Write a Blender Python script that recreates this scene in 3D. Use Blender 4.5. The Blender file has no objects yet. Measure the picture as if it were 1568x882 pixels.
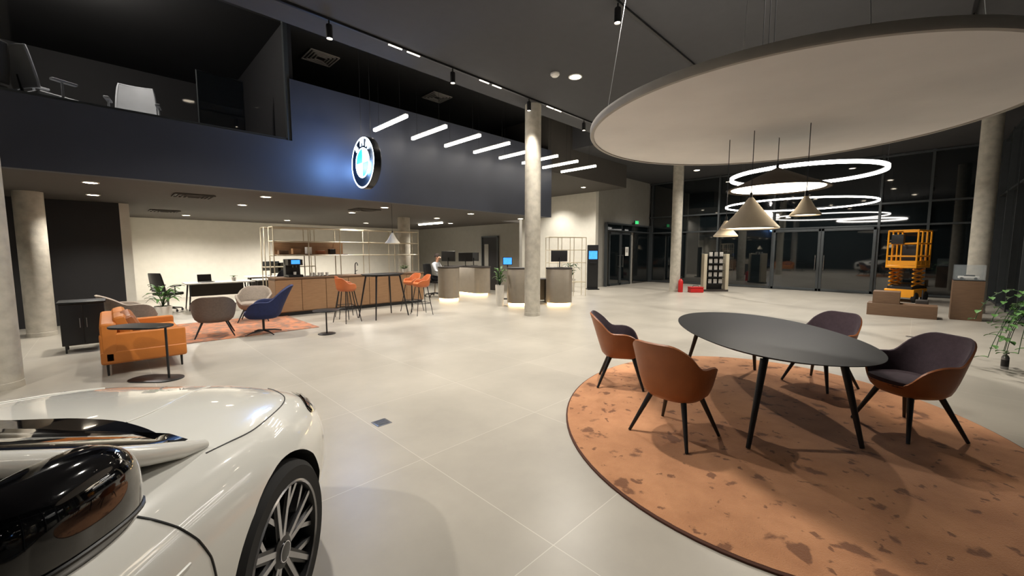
import bpy, bmesh, math, random
from mathutils import Vector, Matrix
from mathutils.bvhtree import BVHTree
random.seed(4)
S2=math.sqrt(2)
def R(L,D,z=0): return Vector(((D+L)/S2,(D-L)/S2,z))
def rad(a): return math.radians(a)
def lin(c): return tuple(((x/255)/12.92 if x/255<=.04045 else ((x/255+.055)/1.055)**2.4) for x in c)
scene=bpy.context.scene
col=scene.collection
try:
    scene.view_settings.view_transform='Standard'
except Exception as e: print(e)

# ---------------------------------------------------------------- materials
def mat(name,rgb,rough=.5,metal=0,var=.06,scale=6,bump=0,bscale=80,emit=0,spec=.5,coat=0,trans=0,alpha=1):
    m=bpy.data.materials.new(name); m.use_nodes=True
    nt=m.node_tree; b=nt.nodes['Principled BSDF']
    c=lin(rgb)
    tc=nt.nodes.new('ShaderNodeTexCoord')
    nz=nt.nodes.new('ShaderNodeTexNoise'); nz.inputs['Scale'].default_value=scale; nz.inputs['Detail'].default_value=4
    nt.links.new(tc.outputs['Object'],nz.inputs['Vector'])
    mr=nt.nodes.new('ShaderNodeMapRange'); mr.inputs['From Min'].default_value=.3; mr.inputs['From Max'].default_value=.7
    mr.inputs['To Min'].default_value=1-var; mr.inputs['To Max'].default_value=1+var
    nt.links.new(nz.outputs['Fac'],mr.inputs['Value'])
    vm=nt.nodes.new('ShaderNodeVectorMath'); vm.operation='SCALE'; vm.inputs[0].default_value=c
    nt.links.new(mr.outputs[0],vm.inputs['Scale'])
    nt.links.new(vm.outputs[0],b.inputs['Base Color'])
    b.inputs['Roughness'].default_value=rough; b.inputs['Metallic'].default_value=metal
    b.inputs['Specular IOR Level'].default_value=spec
    b.inputs['Coat Weight'].default_value=coat; b.inputs['Coat Roughness'].default_value=.03
    b.inputs['Transmission Weight'].default_value=trans
    b.inputs['Alpha'].default_value=alpha
    if emit:
        b.inputs['Emission Color'].default_value=(*c,1); b.inputs['Emission Strength'].default_value=emit
    if bump:
        n2=nt.nodes.new('ShaderNodeTexNoise'); n2.inputs['Scale'].default_value=bscale; n2.inputs['Detail'].default_value=3
        nt.links.new(tc.outputs['Object'],n2.inputs['Vector'])
        bp=nt.nodes.new('ShaderNodeBump'); bp.inputs['Strength'].default_value=bump; bp.inputs['Distance'].default_value=.01
        nt.links.new(n2.outputs['Fac'],bp.inputs['Height']); nt.links.new(bp.outputs[0],b.inputs['Normal'])
    return m

def floor_mat():
    m=bpy.data.materials.new('stone_tile'); m.use_nodes=True; nt=m.node_tree; b=nt.nodes['Principled BSDF']
    g=nt.nodes.new('ShaderNodeTexCoord')
    mp=nt.nodes.new('ShaderNodeMapping'); mp.inputs['Location'].default_value=(-1.63+13,-1.31+13,0)
    nt.links.new(g.outputs['Object'],mp.inputs['Vector'])
    br=nt.nodes.new('ShaderNodeTexBrick'); br.offset=0; br.inputs['Scale'].default_value=1
    br.inputs['Brick Width'].default_value=1.3; br.inputs['Row Height'].default_value=1.3
    br.inputs['Mortar Size'].default_value=.003; br.inputs['Mortar Smooth'].default_value=.3
    br.inputs['Color1'].default_value=(*lin((158,152,141)),1); br.inputs['Color2'].default_value=(*lin((163,157,146)),1)
    br.inputs['Mortar'].default_value=(*lin((186,181,170)),1)
    nt.links.new(mp.outputs[0],br.inputs['Vector'])
    n1=nt.nodes.new('ShaderNodeTexNoise'); n1.inputs['Scale'].default_value=1.1; n1.inputs['Detail'].default_value=7; n1.inputs['Roughness'].default_value=.6
    nt.links.new(g.outputs['Object'],n1.inputs['Vector'])
    mr=nt.nodes.new('ShaderNodeMapRange'); mr.inputs['From Min'].default_value=.25; mr.inputs['From Max'].default_value=.75
    mr.inputs['To Min'].default_value=.84; mr.inputs['To Max'].default_value=1.12
    nt.links.new(n1.outputs['Fac'],mr.inputs['Value'])
    vm=nt.nodes.new('ShaderNodeVectorMath'); vm.operation='SCALE'
    nt.links.new(br.outputs['Color'],vm.inputs[0]); nt.links.new(mr.outputs[0],vm.inputs['Scale'])
    nt.links.new(vm.outputs[0],b.inputs['Base Color'])
    n4=nt.nodes.new('ShaderNodeTexNoise'); n4.inputs['Scale'].default_value=.7; n4.inputs['Detail'].default_value=1
    nt.links.new(g.outputs['Object'],n4.inputs['Vector'])
    mr2=nt.nodes.new('ShaderNodeMapRange'); mr2.inputs['To Min'].default_value=.29; mr2.inputs['To Max'].default_value=.37
    nt.links.new(n4.outputs['Fac'],mr2.inputs['Value']); nt.links.new(mr2.outputs[0],b.inputs['Roughness'])
    return m

def rug_mat(name,c0,c1,c2,layers,amt=.8):
    m=bpy.data.materials.new(name); m.use_nodes=True; nt=m.node_tree; b=nt.nodes['Principled BSDF']
    g=nt.nodes.new('ShaderNodeTexCoord'); last=None
    for sc,lo,hi in layers:
        n1=nt.nodes.new('ShaderNodeTexNoise'); n1.inputs['Scale'].default_value=sc; n1.inputs['Detail'].default_value=5; n1.inputs['Distortion'].default_value=.25
        nt.links.new(g.outputs['Object'],n1.inputs['Vector'])
        cr=nt.nodes.new('ShaderNodeMapRange'); cr.inputs['From Min'].default_value=lo; cr.inputs['From Max'].default_value=hi; cr.inputs['To Max'].default_value=amt
        nt.links.new(n1.outputs['Fac'],cr.inputs['Value'])
        if last is None: last=cr.outputs[0]
        else:
            mm=nt.nodes.new('ShaderNodeMath'); mm.operation='MAXIMUM'; nt.links.new(last,mm.inputs[0]); nt.links.new(cr.outputs[0],mm.inputs[1]); last=mm.outputs[0]
    n3=nt.nodes.new('ShaderNodeTexNoise'); n3.inputs['Scale'].default_value=2.2; n3.inputs['Detail'].default_value=8; n3.inputs['Roughness'].default_value=.65
    nt.links.new(g.outputs['Object'],n3.inputs['Vector'])
    mr3=nt.nodes.new('ShaderNodeMapRange'); mr3.inputs['From Min'].default_value=.35; mr3.inputs['From Max'].default_value=.65
    nt.links.new(n3.outputs['Fac'],mr3.inputs['Value'])
    mx=nt.nodes.new('ShaderNodeMix'); mx.data_type='RGBA'; mx.inputs['A'].default_value=(*lin(c0),1); mx.inputs['B'].default_value=(*lin(c1),1)
    nt.links.new(mr3.outputs[0],mx.inputs['Factor'])
    mx2=nt.nodes.new('ShaderNodeMix'); mx2.data_type='RGBA'; mx2.inputs['B'].default_value=(*lin(c2),1)
    nt.links.new(mx.outputs['Result'],mx2.inputs['A']); nt.links.new(last,mx2.inputs['Factor'])
    nt.links.new(mx2.outputs['Result'],b.inputs['Base Color'])
    b.inputs['Roughness'].default_value=.95; b.inputs['Specular IOR Level'].default_value=.1
    b.inputs['Sheen Weight'].default_value=.2
    n2=nt.nodes.new('ShaderNodeTexNoise'); n2.inputs['Scale'].default_value=140
    nt.links.new(g.outputs['Object'],n2.inputs['Vector'])
    bp=nt.nodes.new('ShaderNodeBump'); bp.inputs['Strength'].default_value=.5; bp.inputs['Distance'].default_value=.01
    nt.links.new(n2.outputs['Fac'],bp.inputs['Height']); nt.links.new(bp.outputs[0],b.inputs['Normal'])
    return m

def wood_mat(name,c0,c1,rough=.5):
    m=bpy.data.materials.new(name); m.use_nodes=True; nt=m.node_tree; b=nt.nodes['Principled BSDF']
    g=nt.nodes.new('ShaderNodeTexCoord'); mp=nt.nodes.new('ShaderNodeMapping'); mp.inputs['Scale'].default_value=(3,3,30)
    nt.links.new(g.outputs['Object'],mp.inputs['Vector'])
    n=nt.nodes.new('ShaderNodeTexNoise'); n.inputs['Scale'].default_value=1.6; n.inputs['Detail'].default_value=6; n.inputs['Distortion'].default_value=.6
    nt.links.new(mp.outputs[0],n.inputs['Vector'])
    mx=nt.nodes.new('ShaderNodeMix'); mx.data_type='RGBA'; mx.inputs['A'].default_value=(*lin(c0),1); mx.inputs['B'].default_value=(*lin(c1),1)
    nt.links.new(n.outputs['Fac'],mx.inputs['Factor']); nt.links.new(mx.outputs['Result'],b.inputs['Base Color'])
    b.inputs['Roughness'].default_value=rough
    return m

M={}
M['floor']=floor_mat()
M['rug']=rug_mat('rust_carpet',(188,136,97),(164,114,79),(100,64,44),[(4.6,.605,.65),(11,.635,.68)],amt=.8)
M['rug2']=rug_mat('patterned_carpet',(182,118,82),(160,102,72),(112,92,80),[(7,.47,.56)])
M['rugedge']=mat('rug_binding',(70,38,24),.9)
M['ceil']=mat('ceiling_paint',(60,60,62),.85,var=.04)
M['vceil']=mat('mezzanine_ceiling_paint',(22,22,23),.9,var=.04)
M['soff']=mat('soffit_paint',(70,66,61),.8,var=.04)
M['blue']=mat('slate_blue_paint',(54,58,70),.6,var=.05,scale=2)
M['dark']=mat('dark_wall',(30,29,31),.7)
M['blk']=mat('black_metal',(20,20,22),.4)
M['frame']=mat('window_frame_metal',(64,68,70),.45,metal=.3)
M['beige']=mat('beige_plaster',(210,206,195),.8,var=.03)
M['gray']=mat('gray_plaster',(140,137,130),.8,var=.04)
M['conc']=mat('concrete',(172,166,153),.75,var=.16,scale=7,bump=.15,bscale=30)
M['nglass']=mat('night_glass',(16,21,23),.03,spec=1.0,var=0,coat=.7)
M['glass']=mat('clear_glass',(200,210,215),.02,var=0,alpha=.13,spec=.8)
M['dglass']=mat('tinted_glass',(10,12,15),.03,var=0,alpha=.2,spec=.5)
M['led']=mat('led_light',(255,246,230),.5,emit=22,var=0)
M['ledring']=mat('led_ring_light',(255,250,242),.5,emit=14,var=0)
M['lamp']=mat('lamp_diffuser',(255,238,212),.5,emit=6,var=0)
M['down']=mat('downlight_glow',(255,240,216),.5,emit=30,var=0)
M['strip']=mat('warm_led_strip',(255,215,150),.5,emit=10,var=0)
M['fabricw']=mat('stretched_fabric_faint_glow',(222,219,215),.85,var=.09,scale=.9,bump=.3,bscale=5,emit=.03)  # fabric is no lamp; faint emission added to brighten the canopy underside
M['rim']=mat('canopy_rim',(160,156,150),.6)
M['tabletop']=mat('anthracite_laminate',(20,19,20),.55,var=.05,spec=.22)
M['leather']=mat('cognac_leather',(150,90,50),.42,var=.1,bump=.12,bscale=120)
M['orange']=mat('orange_leather',(182,108,42),.45,var=.08,bump=.1,bscale=60)
M['purple']=mat('aubergine_fabric',(54,42,50),.95,var=.15,scale=30,bump=.2,bscale=200)
M['stoolo']=mat('stool_orange',(178,96,50),.5)
M['navy']=mat('navy_fabric',(20,30,70),.85,var=.15,scale=20)
M['taupe']=mat('taupe_fabric',(106,95,88),.9,var=.1,scale=30)
M['sand']=mat('sand_fabric',(134,123,112),.9,var=.1,scale=30)
M['wood']=wood_mat('oak_veneer',(156,120,86),(120,90,62))
M['dwood']=wood_mat('walnut_veneer',(120,92,68),(88,66,48))
M['white']=mat('white_laminate',(225,222,215),.5)
M['metalb']=mat('champagne_metal',(190,180,158),.45,metal=.25)
M['taupem']=mat('taupe_lacquer',(140,130,116),.4,metal=.3)
M['steel']=mat('steel',(150,150,150),.3,metal=.9)
M['shade']=mat('felt_shade',(206,196,176),.9,bump=.1)
M['dshade']=mat('dark_felt_shade',(72,64,56),.9,bump=.1)
M['carpaint']=mat('pearl_white_paint',(220,219,212),.2,var=.005,coat=1)
M['carblk']=mat('piano_black',(6,6,8),.06,coat=1,var=0)
M['rubber']=mat('tyre_rubber',(20,20,20),.8)
M['alloy']=mat('alloy_silver',(175,175,178),.25,metal=.9)
M['lens']=mat('headlight_lens',(90,98,108),.06,coat=1,metal=.6)
M['chrome']=mat('chrome',(220,220,225),.08,metal=1,var=0)
M['leaf']=mat('leaf_green',(70,110,48),.5,var=.3,scale=12)
M['leaf2']=mat('leaf_dark_green',(38,68,36),.5,var=.3,scale=12)
M['soil']=mat('soil',(40,28,20),.95)
M['potw']=mat('white_pot',(205,200,190),.5)
M['yellow']=mat('lift_orange_paint',(240,160,26),.4)
M['red']=mat('red_plastic',(180,22,22),.4)
M['screen']=mat('blue_screen',(60,140,235),.3,emit=1.6,var=.4,scale=14)
M['green']=mat('exit_sign_green',(60,190,110),.5,emit=1.2)
M['emw']=mat('emblem_white_light',(225,240,255),.4,emit=7,var=0)
M['emb']=mat('emblem_blue_light',(30,130,225),.4,emit=2.8,var=0)
M['emk']=mat('emblem_black',(6,8,14),.25,var=0)
M['skin']=mat('skin',(196,146,118),.6)
M['hair']=mat('dark_hair',(40,28,22),.8)
M['shirt']=mat('light_shirt',(196,200,206),.9)
M['trouser']=mat('dark_trousers',(38,40,50),.9)
M['paper']=mat('brochure_paper',(170,166,160),.6,var=.3,scale=20)
M['brown']=mat('dark_base',(48,42,38),.6)
M['officew']=mat('pale_office_fabric',(170,172,176),.8)

# ---------------------------------------------------------------- mesh builder
class MB:
    def __init__(s): s.V=[]; s.F=[]; s.FM=[]; s.mats=[]
    def mi(s,m):
        m=M[m] if isinstance(m,str) else m
        if m not in s.mats: s.mats.append(m)
        return s.mats.index(m)
    def add(s,vs,fs,m,T=None):
        o=len(s.V); i=s.mi(m)
        for v in vs:
            v=Vector(v)
            if T is not None: v=T@v
            s.V.append(v)
        for f in fs:
            s.F.append([o+k for k in f]); s.FM.append(i)
    def box(s,c,d,m,bev=0,T=None,rz=0):
        bm=bmesh.new(); bmesh.ops.create_cube(bm,size=1)
        for v in bm.verts: v.co=Vector((v.co.x*d[0],v.co.y*d[1],v.co.z*d[2]))
        if bev: bmesh.ops.bevel(bm,geom=bm.edges[:],offset=bev,segments=3,affect='EDGES',profile=.6)
        bm.verts.ensure_lookup_table()
        A=Matrix.Translation(Vector(c))@Matrix.Rotation(rz,4,'Z')
        if T is not None: A=T@A
        s.add([v.co.copy() for v in bm.verts],[[v.index for v in f.verts] for f in bm.faces],m,A)
        bm.free()
    def tube(s,pts,r,m,n=10,T=None,closed=False,cap=True,flat=1):
        pts=[Vector(p) for p in pts]; k=len(pts)
        if not isinstance(r,(list,tuple)): r=[r]*k
        tg=[]
        for i in range(k):
            if closed: t=pts[(i+1)%k]-pts[i-1]
            else: t=pts[min(i+1,k-1)]-pts[max(i-1,0)]
            tg.append(t.normalized())
        up=Vector((0,0,1)) if abs(tg[0].z)<.9 else Vector((1,0,0))
        nrm=(up-tg[0]*up.dot(tg[0])).normalized()
        vs=[]
        for i in range(k):
            nrm=(nrm-tg[i]*nrm.dot(tg[i])).normalized(); b=tg[i].cross(nrm)
            for j in range(n):
                a=2*math.pi*j/n
                vs.append(pts[i]+nrm*math.cos(a)*r[i]*flat+b*math.sin(a)*r[i])
        fs=[]
        for i in range(k if closed else k-1):
            i2=(i+1)%k
            for j in range(n):
                j2=(j+1)%n
                fs.append([i*n+j,i*n+j2,i2*n+j2,i2*n+j])
        if cap and not closed:
            fs.append(list(range(n))[::-1]); fs.append([(k-1)*n+j for j in range(n)])
        s.add(vs,fs,m,T)
    def lathe(s,prof,m,c=(0,0,0),n=32,T=None,arc=None):
        vs=[];fs=[]; k=len(prof); c=Vector(c)
        for i in range(n):
            a=2*math.pi*i/n
            for r,z in prof: vs.append(c+Vector((r*math.cos(a),r*math.sin(a),z)))
        for i in range(n):
            i2=(i+1)%n
            for j in range(k-1): fs.append([i*k+j,i2*k+j,i2*k+j+1,i*k+j+1])
        s.add(vs,fs,m,T)
    def rings(s,outline,rg,m,c=(0,0,0),T=None):
        n=len(outline); vs=[];fs=[]; c=Vector(c)
        for sc,z in rg:
            for x,y in outline: vs.append(c+Vector((x*sc,y*sc,z)))
        for i in range(len(rg)-1):
            for j in range(n):
                j2=(j+1)%n; fs.append([i*n+j,i*n+j2,(i+1)*n+j2,(i+1)*n+j])
        fs.append(list(range(n))[::-1]); fs.append([(len(rg)-1)*n+j for j in range(n)])
        s.add(vs,fs,m,T)
    def grid(s,rows,mfun,T=None,closev=False):
        o=len(s.V); k=len(rows[0])
        for r in rows:
            for v in r:
                v=Vector(v); s.V.append(T@v if T is not None else v)
        for i in range(len(rows)-1):
            mm=mfun(i) if callable(mfun) else mfun
            ii=s.mi(mm)
            for j in range(k if closev else k-1):
                j2=(j+1)%k
                s.F.append([o+i*k+j,o+i*k+j2,o+(i+1)*k+j2,o+(i+1)*k+j]); s.FM.append(ii)
    def mesh(s,name,ang=35,recalc=True):
        me=bpy.data.meshes.new(name)
        me.from_pydata([tuple(v) for v in s.V],[],s.F)
        for m in s.mats: me.materials.append(m)
        me.polygons.foreach_set('material_index',s.FM)
        bm=bmesh.new(); bm.from_mesh(me)
        bmesh.ops.remove_doubles(bm,verts=bm.verts,dist=1e-5)
        bmesh.ops.dissolve_degenerate(bm,dist=1e-6,edges=bm.edges)
        if recalc: bmesh.ops.recalc_face_normals(bm,faces=bm.faces)
        bm.to_mesh(me); bm.free()
        me.polygons.foreach_set('use_smooth',[True]*len(me.polygons))
        me.set_sharp_from_angle(angle=rad(ang)); me.update()
        return me
    def obj(s,name,loc=(0,0,0),rz=0,parent=None,ang=35,matrix=None):
        return place(name,s.mesh(name,ang),loc,rz,parent,matrix)
def place(name,me,loc=(0,0,0),rz=0,parent=None,matrix=None,sc=1):
    o=bpy.data.objects.new(name,me); col.objects.link(o)
    if matrix is not None: o.matrix_world=matrix
    else:
        o.location=loc; o.rotation_euler=(0,0,rz); o.scale=(sc,sc,sc)
    if parent: o.parent=parent
    return o
def face(dL,dD):
    w=R(dL,dD); return math.atan2(-w.x,w.y)
def boxo(name,x0,x1,y0,y1,z0,z1,m,bev=0):
    b=MB(); b.box((0,0,0),(x1-x0,y1-y0,z1-z0),m,bev)
    return b.obj(name,((x0+x1)/2,(y0+y1)/2,(z0+z1)/2))
def empty(name,loc=(0,0,0),rz=0):
    o=bpy.data.objects.new(name,None); col.objects.link(o); o.location=loc; o.rotation_euler=(0,0,rz); return o
def superell(a,b,n=64,p=2.4):
    out=[]
    for i in range(n):
        t=2*math.pi*i/n; c,s_=math.cos(t),math.sin(t)
        out.append((a*math.copysign(abs(c)**(2/p),c),b*math.copysign(abs(s_)**(2/p),s_)))
    return out
def stadium(l,r,n=12):
    out=[]
    for i in range(n+1):
        a=-math.pi/2+math.pi*i/n; out.append((l/2+r*math.cos(a),r*math.sin(a)))
    for i in range(n+1):
        a=math.pi/2+math.pi*i/n; out.append((-l/2+r*math.cos(a),r*math.sin(a)))
    return out
def interp(keys,x):
    if x<=keys[0][0]: return keys[0][1]
    if x>=keys[-1][0]: return keys[-1][1]
    for i in range(len(keys)-1):
        if keys[i][0]<=x<=keys[i+1][0]:
            x0,y0=keys[i];x1,y1=keys[i+1]
            m0=(y1-y0)/(x1-x0) if i==0 else (y1-keys[i-1][1])/(x1-keys[i-1][0])
            m1=(y1-y0)/(x1-x0) if i+2>=len(keys) else (keys[i+2][1]-y0)/(keys[i+2][0]-x0)
            h=x1-x0;t=(x-x0)/h
            return (2*t**3-3*t*t+1)*y0+(t**3-2*t*t+t)*h*m0+(-2*t**3+3*t*t)*y1+(t**3-t*t)*h*m1
def lamp(name,kind,loc,energy,parent=None,size=.1,angle=120,color=(1,.94,.85),blend=.7,rot=None):
    l=bpy.data.lights.new(name,kind); l.energy=energy*1.6; l.color=color
    if kind=='SPOT': l.spot_size=rad(angle); l.spot_blend=blend; l.shadow_soft_size=size
    if kind=='POINT': l.shadow_soft_size=size
    o=bpy.data.objects.new(name,l); col.objects.link(o); o.location=loc
    if rot: o.rotation_euler=rot
    if parent: o.parent=parent
    return o

# ---------------------------------------------------------------- shell
YB=8.5; ZS=2.70; ZV=5.95; ZC=5.1; YE=7.1; XF=20.3; YR=-1.75
fl=boxo('floor',-6.2,20.6,-1.95,18.2,-.1,0,'floor')
off=fl.location.copy()
for v in fl.data.vertices: v.co+=off
fl.location=(0,0,0)
boxo('ceiling',-6.2,20.6,-1.95,YE,ZC,ZV+.2,'ceil')
boxo('ceiling_entrance',11.6,20.6,YE,10.1,ZC,ZV,'ceil')
boxo('ceiling_mezzanine',-6.2,20.6,YE,18.2,ZV,ZV+.2,'vceil')
boxo('ceiling_lower',-6,10.3,YB+.16,18,ZS,ZS+.6,'soff')
boxo('ceiling_lower.001',10.3,11.3,10.9,18,ZS,ZS+.6,'soff')
boxo('ceiling_reception',10.3,15.3,YB+.16,18,4.2,ZV,'soff')
boxo('wall_bulkhead',-6,2.63,YB,YB+.16,ZS,3.68,'blue')
boxo('wall_bulkhead.001',2.63,10.3,YB,YB+.16,ZS,4.81,'blue')
boxo('wall_mezzanine_back',-6,10.3,13.6,13.75,ZS+.6,ZV,'dark')
boxo('wall_mezzanine_side',2.66,2.74,YB+.16,13.6,ZS+.6,ZV,'dark')
boxo('wall_office_back',.28,15.3,18,18.15,0,4.2,'beige')
boxo('wall_partition_dark',-6,.28,13,13.15,0,ZS,'dark')
boxo('wall_partition_side',.28,.45,13,18,0,ZS,'beige')
boxo('wall_reception_end',11.3,11.45,10.9,18,0,4.2,'gray')
boxo('wall_entry_back',15.3,15.5,10.1,18,0,ZV,'beige')
boxo('wall_entry_side',15.5,20.4,10.1,10.3,0,ZV,'gray')
boxo('wall_west',-6.2,-6,-1.95,18,0,ZV,'dark')

def facade(name,along,pos,a0,a1,marks,zs,outward):
    b=MB()
    def bx(u0,u1,z0,z1,t0,t1,m):
        if along=='Y': b.box((pos+outward*(t0+t1)/2,(u0+u1)/2,(z0+z1)/2),(abs(t1-t0),u1-u0,z1-z0),m)
        else: b.box(((u0+u1)/2,pos+outward*(t0+t1)/2,(z0+z1)/2),(u1-u0,abs(t1-t0),z1-z0),m)
    bx(a0,a1,0,ZC,.06,.10,'nglass')
    for u in marks: bx(u-.035,u+.035,0,ZC,-.06,.12,'frame')
    for z in zs: bx(a0,a1,z-.03,z+.03,-.04,.11,'frame')
    return b.obj(name)
facade('window_1','Y',XF,YR,10.1,[-1.7,-.18,1.1,4.46,6.68,8.4,9.95],[.06,2.55,3.35,5.05],1)
facade('window_2','X',YR,-6,XF,[-5.9,-3.5,-1,1.5,4,6.5,9,11.5,13.2,14.9,16.6,18.4,20.2],[.06,3.35,5.05],-1)
def door(name,w,h,T):
    b=MB()
    for sx in (-1,1):
        x0=sx*w/4
        for dx in (-w/4+.05,w/4-.05): b.box((x0+dx,0,h/2),(.09,.06,h),'frame',.006)
        for z in (.06,h-.05): b.box((x0,0,z),(w/2,.06,.1),'frame',.006)
        b.box((x0,.0,h/2),(w/2-.12,.012,h-.2),'nglass')
        b.tube([(x0-sx*(w/4-.14),-.09,.85),(x0-sx*(w/4-.14),-.09,1.45)],.014,'steel')
        for z in (.9,1.4): b.tube([(x0-sx*(w/4-.14),-.09,z),(x0-sx*(w/4-.14),0,z)],.01,'steel')
    return b.obj(name,matrix=T)
door('door_1',3.3,2.5,Matrix.Translation((XF-.1,2.78,0))@Matrix.Rotation(rad(-90),4,'Z'))
door('door_2',2.0,2.5,Matrix.Translation((17.3,10.04,0)))
b=MB()
b.box((0,0,1.45),(.07,.12,2.9),'frame'); b.box((4.2,0,1.45),(.07,.12,2.9),'frame'); b.box((2.1,0,2.87),(4.2,.12,.07),'frame'); b.box((2.1,0,2.56),(4.2,.1,.05),'frame')
b.box((2.1,.03,2.7),(4.2,.01,.3),'nglass'); b.box((3.4,.03,1.3),(1.6,.01,2.5),'nglass')
b.obj('door_frame',(16.0,10.0,0))
b=MB(); b.box((0,0,0),(.30,.03,.15),'green',.005); b.box((0,.03,0),(.32,.04,.17),'blk'); b.tube([(0,.03,.08),(0,.03,.11)],.02,'blk'); b.obj('exit_sign',(18.6,9.9,3.02))
b=MB(); b.box((0,0,0),(.3,.01,.42),'white'); b.box((0,-.006,.05),(.22,.004,.2),'paper'); b.obj('door_notice',(17.75,9.93,1.6))
b=MB(); b.box((-1.7,0,4.735),(8.6,.02,2.11),'dglass')
b.box((-1.7,0,3.7),(8.6,.06,.05),'frame'); b.box((2.6,0,4.8),(.07,.1,2.25),'frame'); b.obj('window_3',(0,YB+.08,0))
b=MB(); b.box((0,0,1.08),(.04,.95,2.16),'dark'); b.box((-.03,.48,1.1),(.06,.06,2.2),'frame'); b.box((-.03,-.48,1.1),(.06,.06,2.2),'frame'); b.box((-.03,0,2.2),(.06,1.02,.06),'frame')
b.box((-.03,.2,1.25),(.02,.25,1.3),'gray'); b.obj('door_3',(11.28,12.55,0))
b=MB(); b.box((0,0,.95),(.7,.03,1.3),'nglass'); b.tube([(-.36,0,.1),(-.36,0,1.62),(.36,0,1.62),(.36,0,.1)],.014,'frame',n=8)
for x in (-.36,.36): b.tube([(x,-.25,.02),(x,.25,.02)],.014,'frame',n=8); b.tube([(x,0,.02),(x,0,.12)],.014,'frame',n=8)
b.obj('standing_board',(1.75,9.6,ZS+.605),rad(0))

def column(x,y,h,r=.195):
    b=MB(); b.lathe([(0,0),(r+.004,0),(r+.004,.08),(r,.085),(r,h*.5),(r,h),(0,h)],'conc',n=48)
    b.obj('concrete_column',(x,y,0))
for x,y,h in [(7.5,6.78,ZC),(16.1,6.85,ZC),(-.98,7.5,ZV),(16.0,-1.12,ZC),(-.95,11.7,ZS),(6.95,11.95,ZS)]: column(x,y,h)

# ---------------------------------------------------------------- ceiling fixtures
def downlight(x,y,z,e,r=.085,ang=125,light=True):
    b=MB(); b.lathe([(r*1.25,.0),(r*1.25,-.012),(r,-.014),(r,-.004)],'white',n=24); b.lathe([(r,-.005),(0,-.005)],'down',n=24)
    o=b.obj('recessed_downlight',(x,y,z))
    if light: lamp('downlight_lamp','SPOT',(0,0,-.03),e,o,size=.07,angle=ang)
for x,y in [(-.1,9.4),(-.1,11.4),(2.35,9.35),(2.35,11.35),(5,9.5),(5,11.4),(7.6,9.3),(7.8,11.3),(9.9,9.5),(9.6,13)]:
    downlight(x,y,ZS,155)
for x,y in [(1.8,15.8),(4.6,15.8),(7.2,15.2)]: downlight(x,y,ZS,400,ang=155)
for x,y in [(-2.6,11.4),(-3,9.4)]: downlight(x,y,ZS,50)
for x,y in [(6.9,5.1),(11.8,5.1),(15.5,4.6),(13.2,1.2),(9.3,1.2),(5.2,.4),(1.6,4.9),(3.4,2.9),(-2.6,4.2),(18.2,2.2),(18.3,7.0)]:
    downlight(x,y,ZC,430,r=.11,ang=130)
for x,y in [(11.4,9.8),(13.9,9.8),(11.9,12),(14.2,12),(13,14.5)]: downlight(x,y,4.2,270)
for x,y in [(9.6,5.0),(9.4,5.9)]: downlight(x,y,ZC,0,r=.05,light=False)
def track(x0,x1,y,xs):
    b=MB(); b.box(((x0+x1)/2,y,ZC-.02),(x1-x0,.04,.035),'blk')
    for x in xs:
        b.tube([(x,y,ZC-.03),(x,y,ZC-.12)],.012,'blk')
        b.lathe([(0,-.10),(.043,-.10),(.047,-.12),(.047,-.30),(.042,-.30),(.042,-.28)],'blk',c=(x,y,ZC),n=20)
        b.lathe([(.042,-.285),(0,-.285)],'down',c=(x,y,ZC),n=20)
    o=b.obj('track_lighting')
    for x in xs: lamp('track_lamp','SPOT',(x,y,ZC-.32),160,o,size=.05,angle=80,blend=.6)
track(-1,11.4,6.5,[2.6,4.9,7.05,9.2])
track(4.2,8.4,3.2,[5.3])
track(7.5,13,-.35,[9.2])
b=MB()
for x in (3.7,4.05,5.7,6.05,7.8,8.1): b.box((x,6.5,ZC-.045),(.25,.022,.012),'lamp')
b.obj('track_led_inset')
def diffuser(x,y,z,s=.6,m='soff'):
    b=MB()
    for k in range(4):
        q=s*(1-k*.22)
        for sx,sy,wx,wy in ((0,q/2,q,.03),(0,-q/2,q,.03),(q/2,0,.03,q),(-q/2,0,.03,q)): b.box((sx,sy,-.015-.004*k),(wx,wy,.02),m)
    b.box((0,0,-.004),(s,s,.006),'blk')
    b.obj('air_diffuser',(x,y,z))
for x,y in [(1.3,10.2),(1.2,14.5),(4.9,10.4)]: diffuser(x,y,ZS)
for x,y in [(3.7,9.8),(6.9,9.9)]: diffuser(x,y,ZV,.6,'rim')
b=MB(); b.lathe([(0,-.06),(.06,-.06),(.09,-.03),(.09,0)],'white',n=24); b.obj('smoke_detector',(6.5,5.3,ZC))

for i in range(8):
    x=4.17+i*.905; y0,y1=6.97,8.27; z=4.14
    b=MB(); b.box((0,(y1-y0)/2,0),(.06,y1-y0,.055),'led',.012)
    b.box((0,(y1-y0)/2,.035),(.062,y1-y0,.014),'white')
    for yy in (.25,y1-y0-.2): b.tube([(0,yy,.04),(0,yy,ZV-z)],.003,'blk',n=5)
    b.obj('linear_pendant_light',(x,y0,z))
b=MB(); b.box((0,0,-.03),(.06,1.6,.05),'led',.01); b.obj('linear_ceiling_light',(9.0,13.5,ZS))

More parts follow.
